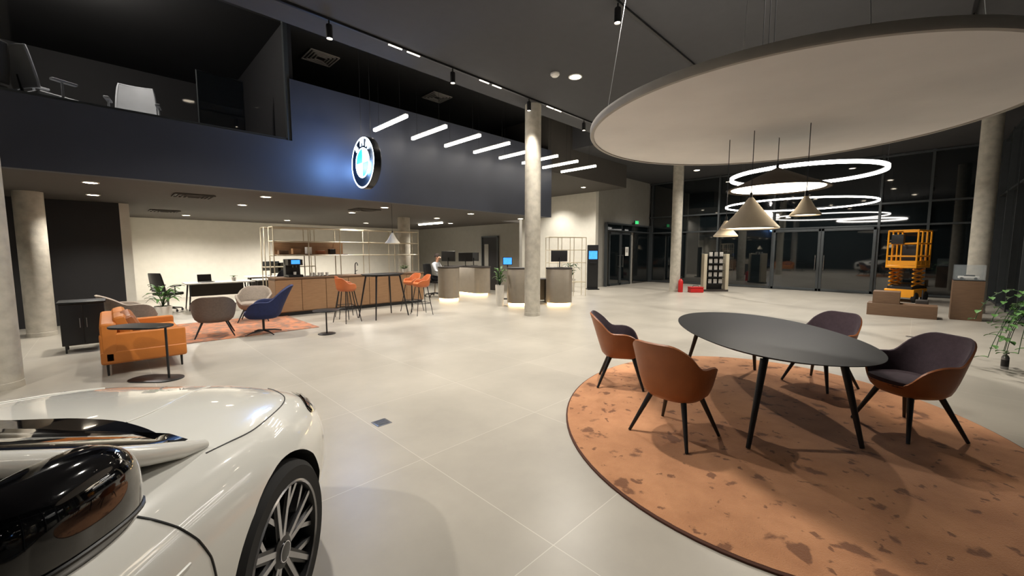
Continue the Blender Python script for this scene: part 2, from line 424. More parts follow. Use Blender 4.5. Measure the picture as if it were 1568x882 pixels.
def ring(x,y,z,r,th=.04,em='ledring',wd=.03):
    b=MB(); prof=[(r-wd,-wd),(r+wd,-wd),(r+wd+.005,.0),(r+wd,th),(r-wd,th),(r-wd-.005,0),(r-wd,-wd)]
    b.lathe(prof,em,n=96)
    b.lathe([(r-wd-.01,th),(r+wd+.01,th),(r+wd+.01,th+.02),(r-wd-.01,th+.02),(r-wd-.01,th)],'blk',n=96)
    for k in range(3):
        a=k*2.1+.4; b.tube([(r*math.cos(a),r*math.sin(a),th),(r*math.cos(a),r*math.sin(a),ZC-z)],.003,'blk',n=5)
    b.obj('ring_pendant_light',(x,y,z))
ring(11.2,1.95,3.3,1.42,wd=.026)
ring(17.0,3.1,3.2,2.15,th=.025,wd=.018)

# round canopy above the table
c=R(2.66,4.22); r=1.83; zc=2.86
b=MB()
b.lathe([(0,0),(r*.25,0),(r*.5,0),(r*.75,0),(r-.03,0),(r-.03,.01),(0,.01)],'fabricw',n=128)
b.lathe([(r-.03,-.012),(r,-.012),(r+.008,0),(r+.008,.055),(r-.03,.055),(r-.03,-.012)],'rim',n=128)
for k in range(4):
    a=k*math.pi/2+.5; b.tube([(r*.93*math.cos(a),r*.93*math.sin(a),.03),(r*.75*math.cos(a),r*.75*math.sin(a),ZC-zc)],.003,'steel',n=5)
for k in range(3): b.tube([(.2*k-.2,.1,.03),(.2*k-.2,.1,ZC-zc)],.004,'blk',n=5)
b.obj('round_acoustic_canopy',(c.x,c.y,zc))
def cone_lamp(L,D,zr,za,rr,ms,ztop,e=20,capr=.02):
    p=R(L,D); b=MB(); h=za-zr
    b.lathe([(rr,0),(rr+.003,.012),(rr*.6,h*.42),(capr,h),(0,h)],ms,n=48)
    b.lathe([(rr-.008,.002),(rr*.58,h*.36),(capr*.5,h*.9)],ms,n=48)
    b.lathe([(rr*.9,.012),(0,.012)],'lamp',n=48)
    b.tube([(0,0,h-.005),(0,0,ztop-zr-.001)],.004,'blk',n=6); b.tube([(0,0,h-.01),(0,0,h+.05)],.014,'blk',n=8)
    o=b.obj('pendant_lamp',(p.x,p.y,zr))
    lamp('pendant_bulb','SPOT',(0,0,-.01),e,o,size=rr*.5,angle=150)
cone_lamp(2.97,4.63,2.29,2.53,.5,'dshade',zc,45)
cone_lamp(2.54,4.37,1.84,2.17,.27,'shade',zc,20)
cone_lamp(2.94,4.11,1.96,2.15,.13,'shade',zc,12)
cone_lamp(2.47,4.72,1.77,1.95,.125,'shade',zc,12)
cone_lamp(-2.8,9.55,1.78,2.03,.17,'shade',ZS,25)

# ---------------------------------------------------------------- emblem sign
T=Matrix(((0,0,-1,0),(-1,0,0,0),(0,1,0,0),(0,0,0,1)))
b=MB(); rr=.49
b.lathe([(0,-.14),(rr-.02,-.14),(rr,-.12),(rr,.0),(rr-.012,.012)],'emk',n=72)
b.lathe([(rr-.012,.012),(rr-.03,.016),(rr-.04,.010)],'emw',n=72)
b.lathe([(rr-.04,.010),(.285,.010)],'emk',n=72)
b.lathe([(.285,.010),(.283,.018),(.268,.018),(.266,.012)],'emw',n=72)
for q in range(4):
    vs=[(0,0,.012)]+[(.267*math.cos(a),.267*math.sin(a),.012) for a in [q*math.pi/2+math.pi/2*k/14 for k in range(15)]]
    b.add(vs,[[0,k,k+1] for k in range(1,15)],'emb' if q in (1,3) else 'emw')
for x in (-.2,.2): b.tube([(x,.42,-.07),(x,ZV-3.3,-.07)],.004,'blk',n=5)
sign=b.obj('round_emblem_sign',matrix=Matrix.Translation((3.62,7.68,3.3))@T)
for ch,a in (('B',128),('M',90),('W',52)):
    cu=bpy.data.curves.new('letter','FONT'); cu.body=ch; cu.size=.2; cu.align_x='CENTER'; cu.align_y='CENTER'; cu.extrude=.004
    t=bpy.data.objects.new('letter_'+ch.lower(),cu); col.objects.link(t); cu.materials.append(M['emw'])
    t.parent=sign; t.location=(.375*math.cos(rad(a)),.375*math.sin(rad(a)),.018); t.rotation_euler=(0,0,rad(a-90))
lamp('emblem_glow','POINT',(3.85,8.2,3.3),16,size=.12,color=(.25,.5,1))
lamp('emblem_glow.001','POINT',(3.35,8.0,3.3),26,size=.12,color=(.2,.45,1))

# ---------------------------------------------------------------- rugs
b=MB(); e=superell(2.28,1.84,96,2)
b.rings(e,[(1,.0),(1,.012),(.995,.016)],'rugedge'); b.rings([(x*.992,y*.992) for x,y in e],[(1,.003),(1,.018)],'rug')
p=R(2.44,3.85); w=R(.45,.89); b.obj('oval_rug',(p.x,p.y,.0),math.atan2(w.y,w.x))
b=MB(); b.box((0,0,.006),(2.5,2.5,.012),'rug2',.004); b.obj('lounge_rug',(1.85,10.12,0))

# ---------------------------------------------------------------- table
def oval_table(name,a,bb,h,loc,rz,legs,lr=(.032,.018),top='tabletop',th=.028):
    b=MB(); o=superell(a,bb,96,2.15)
    b.rings(o,[(.90,h-th-.012),(.985,h-.012),(1,h-.006),(1,h-.001),(.996,h)],top)
    b.box((0,0,h-th-.02),(a*1.1,.09,.03),'blk')
    for (tx,ty),(bx,by) in legs:
        b.tube([(tx,ty,h-th-.01),(bx,by,.004)],list(lr),'blk',n=10,flat=.8)
        b.tube([(tx,ty,h-th-.02),(0 if abs(tx)<.1 else tx*.4,0,h-th-.02)],.02,'blk',n=8)
    b.obj(name,loc,rz)
w=R(.16,.99); TC=(2.66,4.28); p=R(TC[0],TC[1],.018)
def tl(L,D):
    q=R(L,D)-R(*TC); a=-math.atan2(w.y,w.x)
    return (q.x*math.cos(a)-q.y*math.sin(a), q.x*math.sin(a)+q.y*math.cos(a))
lg=[]
for L,D in ((1.9,3.13),(2.82,3.13),(2.4,5.45),(3.25,5.3)):
    f=tl(L,D); lg.append(((f[0]*.86,f[1]*.72),f))
oval_table('oval_meeting_table',1.36,.76,.735,p,math.atan2(w.y,w.x),lg)

# ---------------------------------------------------------------- bucket seats
def bucket(b,zs,hb,ha,a,bb,mo,mi,th=.028,flare=.28,lean=.07,N=56,under=.1,p=2.5,front=135):
    ks=[(0,hb),(25,hb*.985),(48,(hb*.6+ha*.4)),(70,ha*1.02),(95,ha*.97),(118,ha*.72),(front+8,.03),(180,.01)]
    rows=[]
    def pt(phi,sc,z,dy=0,off=0):
        s_,c_=math.sin(phi),math.cos(phi)
        x=(a*sc-off)*math.copysign(abs(s_)**(2/p),s_); y=-(bb*sc-off)*math.copysign(abs(c_)**(2/p),c_)
        return (x,y-dy,z)
    phis=[2*math.pi*i/N for i in range(N)]
    def top(phi):
        d=math.degrees(phi); d=d if d<=180 else 360-d
        return max(.01,interp(ks,d))
    prof=[(0.02,-under),(.5,-under),(.78,-under*.85),(.93,-under*.45),(1,0)]
    for sc,z in prof: rows.append([pt(f,sc,zs+z) for f in phis])
    us=[.2,.4,.6,.8,.95,1]
    for u in us: rows.append([pt(f,1+flare*(u*top(f)/.4)**.8*.6,zs+u*top(f),lean*(u*top(f)/.4)**1.3*max(0,math.cos(f))) for f in phis])
    no=len(rows)
    def rp(f,u,dz,off): return pt(f,1+flare*(u*top(f)/.4)**.8*.6,zs+u*top(f)+dz,lean*(u*top(f)/.4)**1.3*max(0,math.cos(f)),off)
    rows.append([rp(f,1,.010,th*.4) for f in phis])
    rows.append([rp(f,1,.004,th*.95) for f in phis])
    for u in (.9,.7,.5,.3,.1): rows.append([rp(f,u,0,th*1.15) for f in phis])
    rows.append([pt(f,.9,zs+.0) for f in phis]); rows.append([pt(f,.02,zs+.0) for f in phis])
    b.grid(rows,lambda i: mo if i<no else mi,closev=True)
    o=superell(a*.88,bb*.86,40,2.8)
    b.rings(o,[(.9,zs-.02),(1,zs+.0),(1.02,zs+.025),(.99,zs+.045),(.88,zs+.056),(.5,zs+.05)],mi,c=(0,.035,0))
def dining_chair():
    b=MB(); bucket(b,.43,.41,.215,.27,.25,'leather','purple',flare=.46,lean=.06)
    for sx in (-1,1):
        for sy in (-1,1):
            b.tube([(sx*.15,sy*.13,.35),(sx*.27,sy*.245+(-.02 if sy<0 else 0),.0)],[.024,.013],'blk',n=10)
        b.tube([(sx*.15,-.13,.345),(sx*.15,.13,.345)],.016,'blk')
    b.tube([(-.15,0,.345),(.15,0,.345)],.016,'blk')
    return b.mesh('dining_chair')
dc=dining_chair()
for (L,D),(fx,fy) in [((1.42,3.42),(.8,.6)),((1.32,4.78),(.95,-.25)),((3.66,4.72),(-.95,-.32)),((3.5,3.48),(-.98,-.02))]:
    q=R(L,D); place('dining_chair',dc,(q.x,q.y,.021),face(fx,fy))
def bar_stool():
    b=MB(); bucket(b,.76,.25,.12,.2,.19,'stoolo','stoolo',th=.02,flare=.3,lean=.04,under=.06,N=40)
    for sx in (-1,1):
        for sy in (-1,1):
            b.tube([(sx*.12,sy*.11,.71),(sx*.22,sy*.21,0)],[.012,.009],'blk',n=8)
    z=.3; q=.12+.1*(.71-z)/.71; q2=.11+.1*(.71-z)/.71
    b.tube([(-q,-q2,z),(q,-q2,z),(q,q2,z),(-q,q2,z)],.008,'blk',n=6,closed=True)
    return b.mesh('bar_stool')
bs=bar_stool()
for (x,y),rz in [((3.8,9.1),-75),((4.05,9.75),-100),((5.6,8.85),80),((5.75,9.55),100)]:
    place('bar_stool',bs,(x,y,0),rad(rz))
oval_table('bar_table',.55,.38,1.06,(4.75,9.2,0),rad(10),[((sx*.34,sy*.2),(sx*.48,sy*.33)) for sx in (-1,1) for sy in (-1,1)],lr=(.026,.016))
def lounge(m):
    b=MB(); bucket(b,.38,.38,.22,.32,.30,m,m,flare=.35,lean=.10,th=.045,under=.12)
    for sx in (-1,1):
        for sy in (-1,1): b.tube([(sx*.18,sy*.16,.28),(sx*.3,sy*.27,0)],[.018,.011],'blk',n=8)
    return b.mesh('lounge_chair')
lt=lounge('taupe'); ls=lounge('sand')
place('lounge_chair',lt,(1.38,9.35,.015),rad(-10))
place('lounge_chair',ls,(2.35,10.75,.015),rad(160))
place('lounge_chair',ls,(.30,10.25,0),rad(-80),sc=1.08)
b=MB(); bucket(b,.40,.52,.24,.33,.31,'navy','navy',flare=.28,lean=.12,th=.05,under=.1)
b.tube([(0,0,.06),(0,0,.31)],.022,'blk')
for k in range(4):
    a=k*math.pi/2+.6; b.tube([(0,0,.07),(.2*math.cos(a),.2*math.sin(a),.05),(.34*math.cos(a),.34*math.sin(a),.013)],[.02,.014,.01],'blk',n=8)
b.obj('swivel_armchair',(2.08,8.9,.012),rad(70))
def side_table(x,y,h,r,rb):
    b=MB(); b.lathe([(0,h-.02),(r-.01,h-.02),(r,h-.012),(r,h-.002),(r-.004,h),(0,h)],'blk',n=40)
    b.tube([(0,0,.01),(0,0,h-.01)],.014,'blk'); b.lathe([(0,0),(rb,0),(rb,.01),(rb*.9,.016),(0,.018)],'blk',n=40)
    b.obj('side_table',(x,y,0))
side_table(2.95,8.05,.47,.24,.16)
b=MB(); o=stadium(.35,.18)
b.rings(o,[(.985,.66),(1,.667),(1,.678),(.99,.682)],'blk',c=(-.12,0,0)); b.tube([(.18,0,.01),(.18,0,.67)],.013,'blk')
b.rings(stadium(.3,.16),[(1,0),(1,.01),(.95,.016)],'blk',c=(.02,0,0)); q=R(-4.50,4.98); b.obj('sofa_side_table',(q.x,q.y,0),rad(-45))

def sofa():
    b=MB(); L=1.55; d=.86
    b.box((d/2,L/2,.24),(d,L,.16),'orange',.03)
    b.box((.09,L/2,.42),(.16,L,.54),'orange',.05)
    for y in (.06,L-.06): b.box((d/2,y,.35),(d,.1,.40),'orange',.035)
    for k in range(2):
        y=.12+(L-.24)*(k+.5)/2; b.box((d/2+.1,y,.38),(d-.2,(L-.25)/2,.15),'orange',.045)
        T=Matrix.Translation((.24,y,.58))@Matrix.Rotation(rad(-14),4,'Y'); b.box((0,0,0),(.15,(L-.28)/2,.36),'orange',.06,T=T)
    T=Matrix.Translation((.34,.36,.60))@Matrix.Rotation(rad(-24),4,'Y')@Matrix.Rotation(rad(8),4,'X'); b.box((0,0,0),(.13,.42,.38),'leather',.06,T=T)
    for x in (.06,d-.06):
        for y in (.08,L-.08): b.tube([(x,y,.17),(x,y,0)],[.016,.011],'blk')
    return b.obj('two_seat_sofa',(-.13,7.22,0))
sofa()
b=MB(); b.box((0,0,.45),(.50,.46,.66),'brown',.008); b.box((0,0,.795),(.54,.5,.03),'blk',.006)
for x in (-.125,.125):
    b.box((x,-.235,.45),(.24,.015,.62),'blk',.004); b.tube([(x*.3,-.25,.4),(x*.3,-.25,.55)],.006,'steel',n=6)
for x in (-.21,.21):
    for y in (-.19,.19): b.tube([(x,y,.12),(x,y,0)],.012,'blk')
b.obj('charcoal_cabinet',(-.32,9.55,0))

# plants
def leaf(b,base,d,L,W,droop,m,seg=6):
    d=Vector(d).normalized(); side=d.cross(Vector((0,0,1)))
    if side.length<.05: side=Vector((1,0,0))
    side.normalize(); rows=[]
    for i in range(seg+1):
        t=i/seg; p=Vector(base)+d*L*t+Vector((0,0,-droop*L*t*t)); w=W*math.sin(math.pi*min(.97,t*.93+.05))**.8
        rows.append([p-side*w/2+Vector((0,0,W*.12)),p,p+side*w/2+Vector((0,0,W*.12))])
    b.grid(rows,m)
def plant(name,loc,ph,pr,h,n,L,W,m,potm='potw',spread=.8):
    b=MB(); b.lathe([(0,0),(pr*.8,0),(pr,ph*.9),(pr,ph),(pr*.9,ph),(pr*.88,ph*.9),(0,ph*.9)],potm,n=32)
    b.lathe([(pr*.88,ph*.91),(0,ph*.92)],'soil',n=24)
    for i in range(n):
        a=random.random()*6.28; hh=ph+h*(.15+.85*random.random())*.7; rr=.05+.1*random.random()*spread
        base=Vector((rr*math.cos(a),rr*math.sin(a),hh))
        b.tube([(0,0,ph*.9),(rr*.4*math.cos(a),rr*.4*math.sin(a),(ph+hh)/2),base],.004,'leaf2',n=5)
        leaf(b,base,(math.cos(a)*spread,math.sin(a)*spread,.6+random.random()*.8),L*(.7+.5*random.random()),W,.5+.4*random.random(),m)
    return b.obj(name,loc)
plant('potted_plant',(.85,12.2,0),.35,.17,.6,34,.36,.09,'leaf')
q=R(-.36,11.85); plant('potted_plant',(q.x,q.y,0),.62,.13,.65,30,.26,.07,'leaf',spread=.5)
q=R(2.35,16.3); plant('potted_plant',(q.x,q.y,0),.5,.2,.8,34,.4,.08,'leaf2')
b=MB(); b.lathe([(0,0),(.15,0),(.19,.5),(.19,.55),(.17,.55),(.17,.5),(0,.5)],'blk',n=36); b.lathe([(.17,.5),(0,.52)],'soil',n=24)
for i in range(28):
    a=random.random()*6.28; lf=math.cos(a-2.3)>.1
    if i<14: a=2.3+random.uniform(-.9,.9); lf=True
    r0=(.36+.30*random.random())*(1.15 if lf else .3); k=random.random()
    pts=[(0,0,.5),(r0*.4*math.cos(a),r0*.4*math.sin(a),.9+.5*k),(r0*.95*math.cos(a),r0*.95*math.sin(a),.85+.4*k),(r0*1.2*math.cos(a),r0*1.1*math.sin(a),(.15 if i%2 else .45)+.25*k)]
    P=[Vector(p) for p in pts]; path=[]
    for j in range(13):
        t=j/12; path.append(((1-t)**3)*P[0]+3*(1-t)**2*t*P[1]+3*(1-t)*t*t*P[2]+t**3*P[3])
    b.tube(path,.004,'leaf2',n=5)
    for j in range(2,13):
        aa=a+(1.3 if j%2 else -1.3)+random.uniform(-.4,.4)
        leaf(b,path[j],(math.cos(aa),math.sin(aa),.25),.10+.05*random.random(),.065,.5,'leaf',seg=5)
b.obj('trailing_pothos_plant',(8.62,-1.38,0))
b=MB(); b.lathe([(0,0),(.036,0),(.038,.01),(.038,.16),(.026,.19),(.014,.2),(.014,.22),(0,.225)],'steel',n=24); b.lathe([(.0385,.04),(.0385,.13)],'blk',n=24); b.box((0,-.01,.225),(.02,.04,.02),'blk',.004); b.obj('spray_bottle',(8.58,-.93,0))

# ---------------------------------------------------------------- office area
def office_chair(m='blk',m2='blk'):
    b=MB()
    for k in range(5):
        a=k*2*math.pi/5; x,y=.3*math.cos(a),.3*math.sin(a)
        b.tube([(0,0,.12),(x,y,.075)],[.025,.015],'blk',n=8)
        b.lathe([(0,-.014),(.028,-.014),(.03,0),(.028,.014),(0,.014)],'blk',n=16,T=Matrix.Translation((x,y,.03))@Matrix.Rotation(rad(90),4,'X'))
        b.tube([(x,y,.03),(x,y,.08)],.01,'blk',n=6)
    b.tube([(0,0,.1),(0,0,.44)],.025,'steel')
    b.box((0,.02,.48),(.48,.48,.08),m,.035)
    rows=[]
    for i in range(9):
        t=i/8; z=.56+.46*t; hw=.23*(1-.15*t*t)
        rows.append([(hw*u,-.22-.08*t-.04*(1-u*u)+.0,z) for u in (-1,-.5,0,.5,1)])
    b.grid(rows,m); b.grid([[(x,y+.035,z) for x,y,z in r] for r in rows],m)
    ed=[rows[i][0] for i in range(9)]+[rows[8][j] for j in range(1,5)]+[rows[i][4] for i in range(7,-1,-1)]+[rows[0][j] for j in (3,2,1)]
    b.tube([(x,y+.017,z) for x,y,z in ed],.02,m,n=8,closed=True)
    b.tube([(0,0,.44),(0,-.24,.46),(0,-.27,.7)],.02,'blk')
    for sx in (-1,1):
        b.tube([(sx*.2,0,.45),(sx*.28,0,.5),(sx*.28,0,.68)],.014,m2,n=8); b.box((sx*.28,.02,.69),(.06,.26,.03),m2,.01)
    return b.mesh('office_chair')
oc=office_chair(); ocw=office_chair('officew','officew')
place('office_chair',oc,(1.1,14.1,0),rad(-60)); place('office_chair',oc,(3.6,13.3,0),rad(120))
for x,y,a in ((-.45,9.3,-60),(.5,9.5,170)): place('office_chair',ocw,(x,y,ZS+.605),rad(a),sc=1.12)
place('office_chair',oc,(-1.15,9.1,ZS+.605),rad(40),sc=1.1)
b=MB(); b.box((0,0,.725),(1.8,.9,.03),'brown',.005)
for sx in (-.8,.8):
    for sy in (-.38,.38): b.tube([(sx,sy,.71),(sx,sy,0)],.02,'blk')
b.obj('mezzanine_table',(-.6,11.2,ZS+.605))
lamp('mezzanine_fill_light','POINT',(-.3,9.4,5.7),170,size=.15)  # added fill light without a fixture, brightens the chairs behind the glass
def desk(x,y,w,d,rz):
    b=MB(); b.box((0,0,.725),(w,d,.03),'white',.005)
    for sx in (-1,1):
        for sy in (-1,1): b.tube([(sx*(w/2-.12),sy*(d/2-.1),.71),(sx*(w/2-.05),sy*(d/2-.05),0)],[.022,.014],'blk')
    b.box((0,d/2-.05,.5),(w-.3,.02,.35),'brown')
    b.obj('office_desk',(x,y,0),rz)
desk(2.25,14.1,1.6,.8,rad(0)); desk(3.8,14.4,1.2,.8,0); desk(4.2,16.4,1.6,.8,0)
def monitor(x,y,z,rz,sc='nglass'):
    b=MB(); b.box((0,0,.0055),(.24,.18,.011),'blk',.003); b.tube([(0,.02,.01),(0,.03,.3)],.016,'blk'); b.box((0,0,.34),(.56,.03,.33),'blk',.006); b.box((0,-.017,.345),(.53,.003,.3),sc)
    b.obj('computer_monitor',(x,y,z),rz)
b=MB()
for i in range(10):
    a=i*.63; leaf(b,(0,0,.1),(math.cos(a),math.sin(a),1.2),.16,.04,.5,'leaf')
b.lathe([(0,0),(.05,0),(.06,.1),(0,.1)],'potw',n=20); b.obj('desk_plant',(2.62,14.2,.741))
b=MB(); b.box((0,0,.01),(.33,.23,.016),'steel',.004); b.box((0,.13,.12),(.33,.012,.22),'blk',.003,T=Matrix.Rotation(rad(-8),4,'X')); b.obj('laptop',(1.95,14.05,.748),rad(10))
monitor(3.9,14.4,.741,rad(20)); monitor(4.2,16.5,.741,rad(10))
b=MB(); bucket(b,.62,.42,.16,.25,.14,'trouser','trouser',flare=.1,th=.03,N=32,under=.15); b.tube([(-.25,0,.75),(-.33,.05,.6),(-.3,.1,.5)],[.06,.05,.04],'trouser'); b.tube([(.25,0,.75),(.33,.05,.6),(.3,.1,.5)],[.06,.05,.04],'trouser')
b.obj('draped_jacket',(3.6,13.3,.0),rad(120))

CX0,CX1,CY=2.85,7.0,10.9
b=MB(); w=CX1-CX0
b.box((w/2,.35,.5),(w,.58,.82),'wood'); b.box((w/2,.36,.05),(w-.06,.55,.1),'blk'); b.box((w/2,.335,.935),(w+.02,.65,.04),'dwood',.004)
n=7
for i in range(n):
    x=w*(i+.5)/n; b.box((x,.04,.51),(w/n-.012,.022,.79),'wood',.003)
b.obj('kitchen_counter',(CX0,CY,0))
def frame(name,x,y,z0,z1,w,d,nx,zl,m='metalb',rz=0,th=.013):
    b=MB()
    for i in range(nx+1):
        for yy in (0,d): b.tube([(w*i/nx,yy,0),(w*i/nx,yy,z1-z0)],th,m,n=4)
    for z in zl:
        for yy in (0,d): b.tube([(0,yy,z-z0),(w,yy,z-z0)],th,m,n=4)
        for i in range(nx+1): b.tube([(w*i/nx,0,z-z0),(w*i/nx,d,z-z0)],th,m,n=4)
    b.obj(name,(x,y,z0),rz)
frame('shelf_frame',CX0+.05,CY+.22,.957,2.2,w-.1,.36,5,[1.5,1.85,2.2])
frame('shelf_frame',CX0-.02,CY+.72,0,2.2,1.2,.3,1,[.3,1.2,2.2])
b=MB(); b.box((.95,.18,.01),(1.75,.34,.02),'dwood'); b.box((.95,.35,.17),(1.75,.015,.3),'wood')
b.obj('wall_shelf_board',(CX0+.05,CY+.22,1.512))
b=MB()
for i,(wd,ht,m_) in enumerate([(.22,.1,'dwood'),(.18,.14,'wood'),(.12,.18,'white'),(.2,.09,'leather'),(.15,.13,'blk')]): b.box((.15+i*.3,.0,ht/2),(wd,.16,ht),m_,.006)
b.obj('shelf_boxes',(CX0+.15,CY+.38,1.533))
b=MB(); b.box((0,.02,.03),(.34,.42,.06),'blk',.01); b.box((0,.13,.24),(.34,.2,.42),'blk',.015); b.box((0,-.03,.37),(.34,.3,.15),'blk',.015)
b.box((0,-.182,.38),(.2,.004,.1),'screen'); b.tube([(-.04,-.09,.3),(-.04,-.09,.24)],.012,'steel'); b.tube([(.04,-.09,.3),(.04,-.09,.24)],.012,'steel'); b.lathe([(0,0),(.03,0),(.035,.07),(.03,.07),(0,.02)],'white',c=(0,-.09,.06),n=20)
b.obj('coffee_machine',(3.35,CY+.3,.956))
b=MB(); b.lathe([(0,0),(.028,0),(.028,.02),(.014,.025)],'blk',n=16)
b.tube([(0,0,.02),(0,0,.26),(0,-.03,.31),(0,-.09,.33),(0,-.15,.31),(0,-.17,.25)],.013,'blk'); b.tube([(0,0,.08),(.07,0,.11)],.008,'blk'); b.obj('kitchen_faucet',(5.0,CY+.42,.956))
b=MB()
for i in range(5): b.lathe([(0,0),(.03,0),(.038,.09),(.034,.09),(.026,.01),(0,.01)],'white',c=(i*.1,(i%2)*.05,0),n=16)
b.obj('coffee_cups',(3.75,CY+.25,.956))
plant('herb_plant',(6.55,CY+.4,.957),.10,.07,.14,20,.11,.04,'leaf')

def pod(name,L,D,l,r,h,rz):
    p=R(L,D); b=MB(); o=stadium(l,r,16)
    b.rings(o,[(.90,.0),(.90,.07)],'strip'); b.rings(o,[(.96,.07),(1,.075),(1,h-.05),(.99,h-.045)],'taupem'); b.rings(o,[(1.01,h-.045),(1.03,h-.035),(1.03,h-.005),(1.02,h)],'brown')
    b.obj(name,(p.x,p.y,0),rz)
pod('reception_counter',.22,12.15,.15,.29,1.12,rad(-45))
pod('reception_counter',1.42,12.2,.2,.29,1.12,rad(-45))
pod('reception_counter',-2.1,13.4,.1,.32,1.1,rad(90))
pod('reception_counter',-1.75,15.6,1.7,.34,1.05,rad(90))
b=MB(); b.box((0,0,.73),(.6,.55,.03),'brown',.005)
b.box((0,.25,.37),(.5,.02,.7),'taupem')
for sx in (-1,1): b.box((sx*.25,0,.36),(.03,.5,.72),'brown')
q=R(.82,12.9); b.obj('reception_desk',(q.x,q.y,0),rad(-45))
b=MB(); b.tube([(0,0,.01),(0,0,1.15)],.02,'blk'); b.lathe([(0,0),(.17,0),(.17,.012),(0,.02)],'blk',n=28); b.box((0,-.02,1.28),(.32,.03,.26),'blk',.008); b.box((0,-.037,1.28),(.28,.003,.22),'screen')
q=R(-.15,13.6); b.obj('tablet_stand',(q.x,q.y,0),rad(-45))
for L,D,z,rz in ((-2.1,13.4,1.102,-45),(-1.75,15.3,1.052,-30),(-1.5,16.0,1.052,-60),):
    q=R(L,D); monitor(q.x,q.y,z,rad(rz+150))
q=R(1.42,12.2); monitor(q.x,q.y,1.122,rad(160))
q=R(1.3,14.2); frame('shelf_frame',q.x,q.y,0,2.1,1.4,.35,3,[.5,1.2,1.65,2.1],rz=rad(-30))
b=MB(); b.box((0,0,.02),(.5,.4,.04),'blk',.01); b.box((0,.02,.95),(.46,.1,1.84),'blk',.02); b.box((0,-.033,1.45),(.36,.005,.34),'screen'); b.box((0,-.06,1.12),(.3,.12,.03),'blk',.006)
b.obj('information_kiosk',(14.45,9.65,0),rad(-40))

# ---------------------------------------------------------------- entrance items
b=MB()
for x in (-.42,.42): b.box((x,0,.75),(.12,.3,1.5),'metalb',.01)
for k in range(5):
    b.box((0,0,.3+k*.27),(.6,.26,.02),'blk')
    for j in range(3): b.box((-.2+j*.2,-.06,.41+k*.27),(.13,.015,.17),'paper',.002)
b.box((0,.1,.75),(.66,.02,1.4),'blk'); b.box((0,0,.04),(.96,.34,.08),'brown')
b.obj('brochure_rack',(17.3,5.75,0),rad(-50))
b=MB(); b.lathe([(0,0),(.085,0),(.09,.02),(.09,.42),(.06,.49),(.03,.51),(.03,.54),(0,.54)],'red',n=24); b.tube([(0,0,.53),(0,0,.58)],.015,'blk'); b.box((.04,0,.6),(.14,.02,.02),'blk'); b.tube([(0,0,.56),(.1,0,.5),(.12,0,.25),(.13,0,.12)],.012,'blk'); b.obj('fire_extinguisher',(15.95,6.55,0))
b=MB(); b.box((0,0,.09),(.5,.3,.18),'red',.02); b.box((0,0,.2),(.52,.32,.03),'red',.01); b.tube([(-.12,0,.21),(-.1,0,.27),(.1,0,.27),(.12,0,.21)],.012,'blk'); b.obj('red_toolbox',(16.3,6.1,0),rad(-45))
b=MB(); b.box((0,0,.15),(.55,1.25,.3),'dwood',.004); b.box((0,.28,.45),(.5,.5,.3),'dwood',.004); b.obj('stepped_display_plinth',(13.95,.22,0))
b=MB(); b.box((0,0,.46),(.5,.5,.92),'dwood',.004)
b.box((0,0,.93),(.5,.5,.015),'blk')
for sx,sy,dx,dy in ((0,.24,.48,.008),(0,-.24,.48,.008),(.24,0,.008,.48),(-.24,0,.008,.48)): b.box((sx,sy,1.11),(dx,dy,.34),'glass')
b.box((0,0,1.283),(.49,.49,.008),'glass')
b.box((0,0,.99),(.12,.34,.06),'white',.02); b.box((0,-.01,1.03),(.1,.18,.05),'blk',.02)
for sx in (-.055,.055):
    for y in (-.11,.11): b.lathe([(0,-.01),(.028,-.01),(.028,.01),(0,.01)],'blk',n=14,T=Matrix.Translation((sx,y,.968))@Matrix.Rotation(rad(90),4,'Y'))
b.obj('glass_display_case',(14.3,-.87,0))
b=MB()
b.box((0,0,.28),(1.15,.72,.26),'yellow',.02); b.box((0,0,.45),(1.1,.6,.1),'blk',.01)
for x in (-.42,.42):
    for y in (-.34,.34): b.lathe([(0,-.06),(.14,-.06),(.16,-.04),(.16,.04),(.14,.06),(0,.06)],'rubber',n=24,T=Matrix.Translation((x,y,.16))@Matrix.Rotation(rad(90),4,'X'))
for lv in range(4):
    z0=.52+lv*.13
    for y in (-.28,.28):
        b.tube([(-.5,y,z0),(.5,y,z0+.13)],.028,'yellow',n=4); b.tube([(.5,y,z0),(-.5,y,z0+.13)],.028,'yellow',n=4)
b.box((0,0,1.12),(1.2,.74,.08),'yellow',.01)
for x in (-.57,-.2,.2,.57):
    for y in (-.35,.35): b.tube([(x,y,1.15),(x,y,2.25)],.024,'yellow',n=8)
for z in (1.45,1.85,2.25): b.tube([(-.57,-.35,z),(.57,-.35,z),(.57,.35,z),(-.57,.35,z)],.024,'yellow',n=8,closed=True)
b.box((0,-.35,1.24),(1.14,.02,.14),'yellow'); b.box((-.57,0,1.24),(.02,.7,.14),'yellow'); b.box((-.62,.1,1.98),(.12,.3,.3),'blk',.02); b.box((.28,0,1.5),(.35,.4,.6),'blk',.03)
b.obj('scissor_lift',(18.3,.22,0),rad(-15))
b=MB(); b.box((0,0,.12),(.5,.35,.1),'blk',.02); b.box((.05,0,.24),(.3,.25,.14),'brown',.03); b.tube([(.2,0,.2),(.3,0,.55)],.015,'blk')
for x in (-.18,.18):
    for y in (-.18,.18): b.lathe([(0,-.02),(.06,-.02),(.06,.02),(0,.02)],'rubber',n=18,T=Matrix.Translation((x,y,.06))@Matrix.Rotation(rad(90),4,'X'))
b.obj('floor_cleaning_machine',(15.3,-.15,0))
